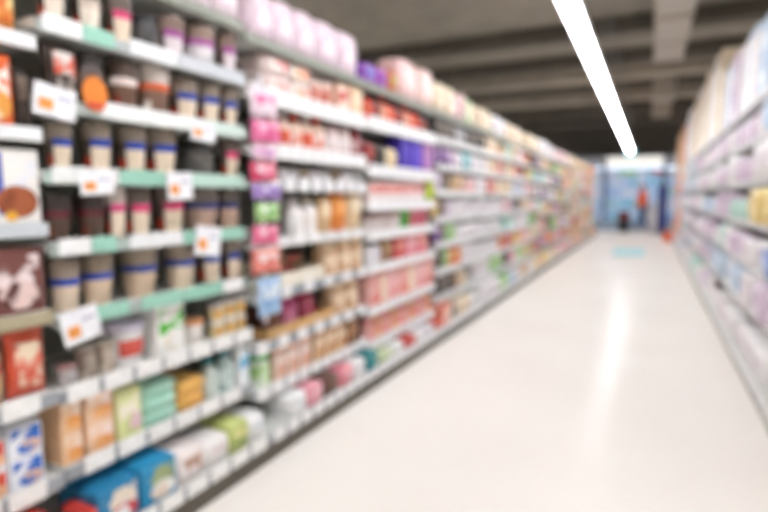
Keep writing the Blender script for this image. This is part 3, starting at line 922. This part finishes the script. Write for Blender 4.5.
rstep = (18.6 - ry0) / rn
for i in range(rn):
    y0, y1 = ry0 + i * rstep, ry0 + (i + 1) * rstep
    near = y0 < 6.0
    phrase = ORD[i] + ' right bay'
    lab = 'right-hand shelf bay, %s from the front, %s' % (ORD[i], 'full of pale wrapped packs' if i < 9 else 'with orange and tan goods near the aisle end')
    bay = Bay(1, y0, y1, R_Z, lab, phrase, R_UP, R_LOW, R_BACK, far=not near, rails={j: ('e4e6e6' if j < 2 else 'c8ccd0') for j in range(8)},
              tags={j: strip(y0, y1, .1, .040, 'f4f4f4', .07) for j in range(8)} if near else None, top_edge='d2d4d4', seq='front')
    for j in range(6):
        g = R_OVER.get((i, j)) or random_groups(rnd, R_PAL if i < 9 else RF_PAL, ['pack', 'pack', 'pouch', 'carton'] if i < 9 else ['carton', 'pouch', 'bottle'])
        fill_row(bay, j, g, rnd, 1.5)

    y = y0 + .02
    wst = (y1 - y0 - .04) / 3
    for k in range(3):
        yc = y + wst * (k + .5)
        if yc < 5.4:
            cname, pl, hh = rnd.choice(['pale blue', 'white', 'pale blue']), 2, .27 if yc > 4 else .24
        elif yc < 7.4:
            cname, pl, hh = rnd.choice(['white', 'pale blue', 'lilac']), 2, .34
        elif yc < 9.3:
            cname, pl, hh = rnd.choice(['cream', 'cream', 'white']), 3, .34
        else:
            cname, pl, hh = rnd.choice(['cream', 'white', 'cream', 'pale pink', 'lilac'] if yc < 14.5 else ['orange', 'tan', 'pale blue']), 3, .36
        bay.put('stock', 6, yc, wst * rnd.uniform(.9, .97), hh * rnd.uniform(.93, 1.0), PAL[cname][:3], cname + ' stock box', depth=.36, pile=pl, inset=rnd.choice([-.02, 0, .02]))

# ------------------------------------------------------------------ cards clipped to the mint rails
def promo(px, py, wpx, hpx, label, col='f6f7fc', patch='f0a050', roll=0.0, rnd_=False):
    X = PLANE_UP + 0.012
    y, z = on_x(px, py, X)
    ya, yb_ = on_x(px - wpx / 2, py, X)[0], on_x(px + wpx / 2, py, X)[0]
    q = to_px(X, y, z)[2]
    w, h = yb_ - ya, hpx * q / FPX
    r = empty('price_card', (X, y, z), (roll, 0, 0))
    if rnd_:
        add('card', ('promo_round', px), s_disc(0, 0, 0, w / 2, h / 2), mat(col, 'card'), r)
        add('lower_band', ('promo_round_band', px), s_box(.001, .003, -w * .3, w * .3, -h * .42, -h * .25), mat(patch, 'card'), r)
    else:
        add('card', ('promo', px, py), s_box(0, .002, -w / 2, w / 2, -h / 2, h / 2, .0004), mat(col, 'card'), r)
        add('orange_patch', ('promo_patch', px, py), s_box(.0018, .003, -w * .38, -w * .05, -h * .30, h * .05), mat(patch, 'card'), r)
        add('print_line', ('promo_line', px, py), s_box(.0018, .003, w * .05, w * .4, h * .1, h * .2), mat('b8b8cc', 'card'), r)
    add('clip', ('promo_clip', px, py), s_box(-.0035, .001, -.012, .012, h * .3, h * .45), mat('d8dcdc', 'plastic'), r)
    tag(r, label, 'price card', 'offer cards on the coffee-cup bay')


promo(55, 102, 42, 31, 'white offer card with orange patch beside the orange round card', roll=-.12)
promo(95, 94, 25, 34, 'orange round offer card hanging above the white rail', col='f08a34', patch='d8503c', rnd_=True)
promo(97, 183, 34, 23, 'white offer card under two blue-banded cups, left of two on its rail', roll=.06)
promo(180, 186, 25, 27, 'white offer card with orange patch, right of two on its rail', roll=.04)
promo(203, 131, 24, 20, 'small white offer card near the hanging strip, highest on the right', roll=-.05)
promo(208, 241, 25, 29, 'tilted white offer card below the navy-banded cups', roll=-.15)
promo(81, 325, 38, 34, 'lowest white offer card, hanging over the grey-brown cans', roll=.18)

# ------------------------------------------------------------------ the hanging strip of packets between two bays
SX = PLANE_UP + 0.03
sy, sz0 = on_x(262, 84, SX)
_, sz1 = on_x(259, 326, SX)
cs = empty('clip_strip', (SX - .012, sy, 0))
add('ribbon', ('clip_ribbon',), s_box(0, .003, -.014, .014, sz1, sz0 + .04, .0006), mat('e8e4ea', 'plastic'), cs)
add('hook', ('clip_hook',), s_box(-.02, .003, -.006, .006, sz0 + .02, sz0 + .035), mat('d8d8dc', 'plastic'), cs)
tag(cs, 'narrow hanging plastic strip of packets between the coffee cups and sauces', 'clip strip')
hang = [(88, 116, ['f2dce8', 'e070a8', 'f6f0f4'], 'white and pink'), (117, 142, ['e87aa8', 'f0b8d0', 'd8387c'], 'magenta pink'), (143, 160, ['f0d0e0', 'e48cb8', 'c8a0d0'], 'pale pink'), (160, 181, ['dc4870', 'f6dce4', 'e890a8'], 'crimson and white'),
        (182, 200, ['a88cc8', 'e8e0f4', '8c6cb8'], 'purple and white'), (201, 222, ['b4dc98', 'eef6e8', '78b858'], 'green and white'), (223, 245, ['e8789c', 'f8d4e0', 'd84878'], 'rose pink'),
        (247, 274, ['e88c80', 'f8e0dc', 'd8584c'], 'coral and white'), (276, 318, ['a8c8e8', 'e0ecf8', '78a4d8'], 'pale blue')]
for k, (ya_, yb__, cols, nm) in enumerate(hang):
    _, za = on_x(258, ya_, SX)
    _, zb = on_x(258, yb__, SX)
    w = .16 + .02 * math.sin(k * 2.1)
    h = za - zb - .012
    o = p_pouch(w, h, .028, cols, False)
    o.name = 'hanging_packet'
    o.location = (SX + .008, sy + .012 * math.sin(k * 1.7), zb)
    o.rotation_euler = (.05 * math.sin(k * 2.7), 0, -.15)
    hk = add('peg', ('packet_peg', round(h, 3)), s_box(-.02, .002, -.006, .006, h * .93, h * .97), mat('e4e4e8', 'plastic'), o)
    tag(o, '%s snack packet hanging on the clip strip, %s from the top' % (nm, ORD[k]), 'packet', 'packets on the clip strip')

# ------------------------------------------------------------------ floor sticker
fs = empty('floor_sticker', (0, 0, 0.0))
def on_floor(px, py):
    d = ray(px, py)
    k = -EYE / d.z
    return k * d.x, k * d.y
ax, ay = on_floor(610, 255)
bx_, by_ = on_floor(647, 248.5)
add('sheet', ('floor_sheet',), s_box(ax + .02, bx_ - .05, ay, by_, 0.0004, 0.002), mat('7cc4c8', 'plastic'), fs)
add('pale_bar', ('floor_bar',), s_box(ax + .12, bx_ - .15, (ay + by_) / 2 - .12, (ay + by_) / 2 + .12, 0.0018, 0.0026), mat('c4e4e4', 'plastic'), fs)
tag(fs, 'pale turquoise sticker lying on the aisle floor towards the far end', 'floor sticker')

# ------------------------------------------------------------------ far end: chilled cabinets, shopper, baskets, navy banner
CY = 21.6
cl, _ = on_y(604, 200, CY)
def cabinet(x0, x1, label, sign):
    W = x1 - x0
    r = empty('chilled_cabinet', (x0, CY, 0))
    D = 1.0
    add('base', ('cab_base', W), s_box(0, W, -.05, D, 0, .38, .02), mat('9aa6b4', 'paint'), r)
    add('back', ('cab_back', W), s_box(0.03, W - .03, D - .06, D, .38, 2.3), mat('d4e2ee', 'paint'), r)
    for xx in (0, W - .04):
        add('side_panel', ('cab_side', xx), s_box(xx, xx + .04, .05, D, .38, 2.3, .005), mat('8c98a8', 'paint'), r)
    cn = add('canopy', ('cab_canopy', W), s_box(0, W, 0.0, D, 2.3, 2.75, .02), mat('a8acb4', 'paint'), r)
    add('canopy_sign', ('cab_sign', W), s_box(.06, W - .06, -.012, .004, 2.36, 2.68), lamp_mat('fffaf2', 0.62) if sign else mat('c0c8d4', 'plastic'), cn)
    lt = add('lamp_tube', ('cab_lamp', W), s_box(.05, W - .05, .06, .10, 2.26, 2.30), lamp_mat('d8e8ff', 2.5), cn)
    zs = [.40, .85, 1.25, 1.65, 2.0]
    for z in zs[1:]:
        sh = add('shelf', ('cab_shelf', W), s_box(.045, W - .045, .30, D - .07, -.012, .012), mat('d4dee8', 'paint'), r, (0, 0, z))
        add('shelf_lamp', ('cab_led', W), s_box(.06, W - .06, .31, .33, -.022, -.012), lamp_mat('d8e8ff', 17.0), sh)  # glowing strip added under each shelf to brighten the cabinet interior
        add('price_rail', ('cab_rail', W), s_box(.045, W - .045, .285, .30, -.03, .015), mat('dfe8f2', 'plastic'), sh)
    tag(r, label, 'fridge', 'chilled cabinets at the aisle end')
    return zs


xs = [cl - 1.96, cl - .02, cl + 1.95, cl + 3.9]
nm_ = ['chilled cabinet left of the one with the glowing white sign', 'chilled cabinet with glowing white sign at the aisle end', 'chilled cabinet right of the glowing white sign, behind the banner']
rnd = random.Random(3)
for c_ in range(3):
    x0, x1 = xs[c_] + .01, xs[c_ + 1] - .01
    zs = cabinet(x0, x1, nm_[c_], c_ == 1)
    for s_, z in enumerate(zs):
        n = 7
        wsp = (x1 - x0 - .16) / n
        for k in range(n):
            cname = rnd.choice(['pale blue', 'pale blue', 'blue', 'white', 'turquoise', 'mint', 'white'] if s_ < 4 else ['green', 'mint', 'rose', 'pale blue', 'white'])
            kind = rnd.choice(['carton', 'bottle', 'pack'])
            fn, cat = KIND[kind]
            w = wsp * .86
            o = fn(w if kind != 'bottle' else .12, .24 if s_ < 4 else .22, .2 if kind != 'bottle' else .12, PAL[cname], True)
            o.location = (x0 + .08 + wsp * (k + .5), CY + (.16 if s_ == 0 else .42), (.38 if s_ == 0 else z + .012) + .0005)
            o.rotation_euler = (0, 0, -math.pi / 2)
            tag(o, '%s %s, %s from left, %s shelf up in the %s chilled cabinet' % (cname, CATNAME[kind], ORD[k], ORD[s_], ['left', 'signed', 'right'][c_]), cat, 'goods in the chilled cabinets')

# navy banner on a stand
nx, _ = on_y(662, 200, 20.3)
nb = empty('banner_stand', (nx + .02, 20.3, 0))
add('panel', ('banner_panel',), s_box(-.13, .13, -.012, .012, .08, 1.62, .006), mat('24286e', 'fabric'), nb)
add('foot', ('banner_foot',), s_box(-.2, .2, -.16, .16, 0, .05, .012), mat('3a3c46', 'metal'), nb)
add('pole', ('banner_pole',), s_lathe([(.014, .04), (.014, 1.61)], 10), mat('5a5c66', 'metal'), nb, (0, .026, 0))
add('top_clamp', ('banner_clamp',), s_box(-.135, .135, -.018, .03, 1.60, 1.64, .004), mat('5a5c66', 'metal'), nb)
tag(nb, 'tall navy blue banner on a stand at the far right of the aisle end', 'banner')

# white waist-high bin beside the banner
wx, _ = on_y(652, 200, 20.9)
wb = empty('dump_bin', (wx, 20.9, 0))
add('body', ('bin_body',), s_box(-.2, .2, -.2, .2, .04, .92, .03, 2), mat('e4e2e2', 'paint'), wb)
add('rim', ('bin_rim',), s_boxes([(-.22, .22, -.22, -.18, .92, .97, .008), (-.22, .22, .18, .22, .92, .97, .008), (-.22, -.18, -.18, .18, .92, .97, .008), (.18, .22, -.18, .18, .92, .97, .008)]), mat('d0d0d4', 'plastic'), wb)
add('foot', ('bin_foot',), s_box(-.17, .17, -.17, .17, 0, .05), mat('77777c', 'plastic'), wb)
tag(wb, 'white waist-high bin between the shopper and the navy banner', 'bin')

# stack of shopping baskets
kx, _ = on_y(625, 200, 20.8)
def basket_mesh():
    V, Fc = [], []
    prof = [(.15, .105, .0), (.155, .11, .01), (.19, .135, .20), (.20, .145, .21), (.20, .145, .225), (.18, .128, .22), (.145, .10, .02)]
    for hx, hy, z in prof:
        pts = []
        for sx, sy_ in ((1, 1), (-1, 1), (-1, -1), (1, -1)):
            for a in range(4):
                ang = math.atan2(sy_, sx) - math.pi / 4 + a * math.pi / 6
                pts.append((sx * (hx - .03) + .03 * math.cos(ang), sy_ * (hy - .03) + .03 * math.sin(ang), z))
        V += pts
    n = 16
    for j in range(len(prof) - 1):
        for i in range(n):
            Fc.append((j * n + i, j * n + (i + 1) % n, (j + 1) * n + (i + 1) % n, (j + 1) * n + i))
    Fc.append(tuple(reversed(range(n))))
    Fc.append(tuple(range((len(prof) - 1) * n, len(prof) * n)))
    return V, Fc, False
for k in range(7):
    col = 'a8403c' if k in (4, 5) else '34343a'
    o = add('shopping_basket', ('basket',), basket_mesh, mat(col, 'plastic'), None, (kx, 20.8, .0 + .085 * k))
    add('handle', ('basket_handle',), s_boxes([(-.20, .20, .147, .155, .20, .215), (-.20, .20, -.155, -.147, .20, .215)]), mat('232326', 'metal'), o)
    tag(o, '%s shopping basket, %s from the floor in the stack' % ('dull red' if k in (4, 5) else 'black', ORD[k]), 'basket', 'stack of shopping baskets')

# orange crate at the end of the right run
ox, oy = on_floor(672, 236)
oc = empty('plastic_crate', (0.48, 16.9, 0))
add('shell', ('crate_shell',), s_boxes([(-.1, .1, -.22, .22, .01, .03), (-.1, -.085, -.22, .22, .01, .26), (.085, .1, -.22, .22, .01, .26), (-.1, .1, -.22, -.205, .01, .26), (-.1, .1, .205, .22, .01, .26)]), mat('ee6a35', 'plastic'), oc)
add('rim', ('crate_rim',), s_boxes([(-.11, .11, -.23, -.2, .245, .27), (-.11, .11, .2, .23, .245, .27), (-.11, -.08, -.2, .2, .245, .27), (.08, .11, -.2, .2, .245, .27)]), mat('e05c2a', 'plastic'), oc)
for yy in (-.19, .19):
    add('foot', ('crate_foot', yy), s_box(-.08, .08, yy - .02, yy + .02, 0, .012), mat('e05c2a', 'plastic'), oc)
tag(oc, 'bright orange plastic crate on the floor at the right shelves', 'crate')


# ------------------------------------------------------------------ the shopper
def skin_mesh(name, chains, material, parent, sub=2, root=0):
    """chains: vertices with radii and edges -> one skinned surface"""
    verts, edges, rad = chains
    me = bpy.data.meshes.new(name)
    me.from_pydata(verts, edges, [])
    o = bpy.data.objects.new(name, me)
    COL.objects.link(o)
    sk = o.modifiers.new('skin', 'SKIN')
    sk.use_smooth_shade = True
    lay = me.skin_vertices[0] if me.skin_vertices else None
    for i, d in enumerate(me.skin_vertices[0].data):
        d.radius = (rad[i][0], rad[i][1]) if isinstance(rad[i], tuple) else (rad[i], rad[i])
        d.use_root = i == root
    o.modifiers.new('sub', 'SUBSURF').levels = sub
    o.modifiers['sub'].render_levels = sub
    dg = bpy.context.evaluated_depsgraph_get()
    dg.update()
    me2 = bpy.data.meshes.new_from_object(o.evaluated_get(dg))
    me2.name = name
    me2.materials.clear()
    me2.materials.append(material)
    me2.polygons.foreach_set('use_smooth', [True] * len(me2.polygons))
    bpy.data.objects.remove(o)
    r = bpy.data.objects.new(name, me2)
    COL.objects.link(r)
    r.parent = parent
    return r


def build_person(px, Y):
    X, _ = on_y(px, 200, Y)
    r = empty('person', (X, Y, 0), (0, 0, math.radians(72)))
    SK = mat('c89878', 'skin')
    # walking, facing away (+Y); joints in metres
    P = dict(pelvis=(0, 0, .93), waist=(0, .01, 1.06), chest=(0, .02, 1.28), neck=(0, .02, 1.44), head0=(0, .035, 1.52), head1=(0, .045, 1.60), head2=(0, .035, 1.66))
    V, E, Rd = [], [], []
    def v(p, rr):
        V.append(p); Rd.append(rr); return len(V) - 1
    pel = v(P['pelvis'], (.15, .11)); wa = v(P['waist'], (.13, .10)); ch = v(P['chest'], (.155, .11)); ne = v(P['neck'], .052)
    h0 = v(P['head0'], (.066, .082)); h1 = v(P['head1'], (.075, .092)); h2 = v(P['head2'], (.058, .07))
    E += [(pel, wa), (wa, ch), (ch, ne), (ne, h0), (h0, h1), (h1, h2)]
    for s, stride, swing in ((1, .20, -.10), (-1, -.20, .14)):
        hip = v((s * .095, 0, .86), .085); kn = v((s * .10, stride * .55 + .03, .48), .058); an = v((s * .10, stride * (1.0 if stride > 0 else 1.3), .095 if stride > 0 else .12), .038)
        toe = v((s * .11, stride + (.15 if stride > 0 else .06), .035), .034)
        E += [(pel, hip), (hip, kn), (kn, an), (an, toe)]
        sh = v((s * .175, .02, 1.375), .058); el = v((s * .205, swing * .4, 1.11), .043); wr = v((s * .20, swing + .06, .89), .029)
        pa = v((s * .20, swing + .085, .82), (.022, .034))
        E += [(ch, sh), (sh, el), (el, wr), (wr, pa)]
        for k, (dy, ln) in enumerate(((-.03, .075), (-.01, .09), (.012, .085), (.032, .07))):
            f1 = v((s * .198, swing + .087 + dy, .775), .0085); f2 = v((s * .188, swing + .095 + dy, .775 - ln * .55), .0075)
            E += [(pa, f1), (f1, f2)]
        t1 = v((s * .18, swing + .125, .82), .0095); t2 = v((s * .17, swing + .14, .785), .008)
        E += [(pa, t1), (t1, t2)]
    body = skin_mesh('body', (V, E, Rd), SK, r, 2, pel)
    # shirt
    V, E, Rd = [], [], []
    a = v((0, 0, .84), (.175, .14)); b = v((0, .005, 1.02), (.165, .13)); c = v((0, .02, 1.26), (.18, .145)); d = v((0, .02, 1.43), (.10, .085))
    E += [(a, b), (b, c), (c, d)]
    for s, swing in ((1, -.10), (-1, .14)):
        sh = v((s * .165, .02, 1.375), .072); el = v((s * .205, swing * .4, 1.13), .058); cf = v((s * .202, swing * .75 + .03, 1.0), .05)
        E += [(c, sh), (sh, el), (el, cf)]
    skin_mesh('shirt', (V, E, Rd), mat('ee6a32', 'fabric'), r, 2, 0)
    V, E, Rd = [], [], []
    a = v((0, 0, .94), (.16, .12)); E_ = []
    for s, stride in ((1, .20), (-1, -.20)):
        hip = v((s * .095, 0, .84), .10); kn = v((s * .10, stride * .55 + .03, .48), .074); an = v((s * .10, stride * (1.0 if stride > 0 else 1.3), .13), .058)
        E += [(a, hip), (hip, kn), (kn, an)]
    skin_mesh('trousers', (V, E, Rd), mat('4a5f88', 'fabric'), r, 2, 0)
    V, E, Rd = [(0, .02, 1.52), (0, .02, 1.60), (0, .022, 1.665)], [(0, 1), (1, 2)], [(.075, .075), (.088, .092), (.066, .075)]
    skin_mesh('hair', (V, E, Rd), mat('2c221e', 'fabric'), r, 2, 0)
    for s, stride in ((1, .20), (-1, -.20)):
        V, E, Rd = [(s * .10, stride * (1.0 if stride > 0 else 1.3) - .03, .05), (s * .11, stride + (.15 if stride > 0 else .06), .042)], [(0, 1)], [(.048, .048), (.044, .038)]
        skin_mesh('shoe', (V, E, Rd), mat('d8d8d8', 'fabric'), r, 2, 0)
    # face: eyes, nose, mouth, ears
    for s in (-1, 1):
        add('ear', ('ear', s), s_box(s * .077 - .008, s * .077 + .008, .02, .055, 1.555, 1.61, .006), SK, r)
        add('eye', ('eye', s), s_disc(0, 0, 0, .012, .007, .003, 10), mat('f0f0f0', 'plastic'), r, (s * .03, .132, 1.59), (0, 0, math.pi / 2))
    add('nose', ('nose',), s_box(-.012, .012, .12, .15, 1.55, 1.585, .006), SK, r)
    add('mouth', ('mouth',), s_box(-.022, .022, .118, .128, 1.525, 1.533, .002), mat('a85850', 'skin'), r)
    tag(r, 'person in orange top and blue trousers walking past the chilled cabinets', 'person')


build_person(643, 20.4)


# ------------------------------------------------------------------ the many small far boxes and packs, beyond the 290 nearest of each, as one object each
def join_far(stem, keep, name, label, cat):
    roots = [o for o in COL.objects if o.parent is None and o.name.split('.')[0] == stem]
    roots.sort(key=lambda o: o.location.y)
    rest = roots[keep:]
    if not rest:
        return
    kids = {}
    for o in COL.objects:
        if o.parent is not None:
            kids.setdefault(o.parent.name, []).append(o)
    V, Fc, Mi, ms = [], [], [], []
    for r in rest:
        M = r.matrix_basis
        for q in [r] + kids.get(r.name, []):
            m = q.data.materials[0]
            if m not in ms:
                ms.append(m)
            k = ms.index(m)
            n = len(V)
            V += [tuple(M @ v.co) for v in q.data.vertices]
            for p in q.data.polygons:
                Fc.append([i + n for i in p.vertices])
                Mi.append(k)
    for r in rest:
        for q in kids.get(r.name, []):
            bpy.data.objects.remove(q)
        bpy.data.objects.remove(r)
    me = bpy.data.meshes.new(name)
    me.from_pydata(V, [], Fc)
    for m in ms:
        me.materials.append(m)
    me.polygons.foreach_set('material_index', Mi)
    me.update()
    o = bpy.data.objects.new(name, me)
    COL.objects.link(o)
    o['kind'] = 'stuff'
    tag(o, label, cat)


join_far('carton', 290, 'distant_cartons', 'small pale cartons crowding the far shelves on both sides', 'boxes')
join_far('wrapped_pack', 290, 'distant_wrapped_packs', 'small pale wrapped packs crowding the far shelves on both sides', 'packs')
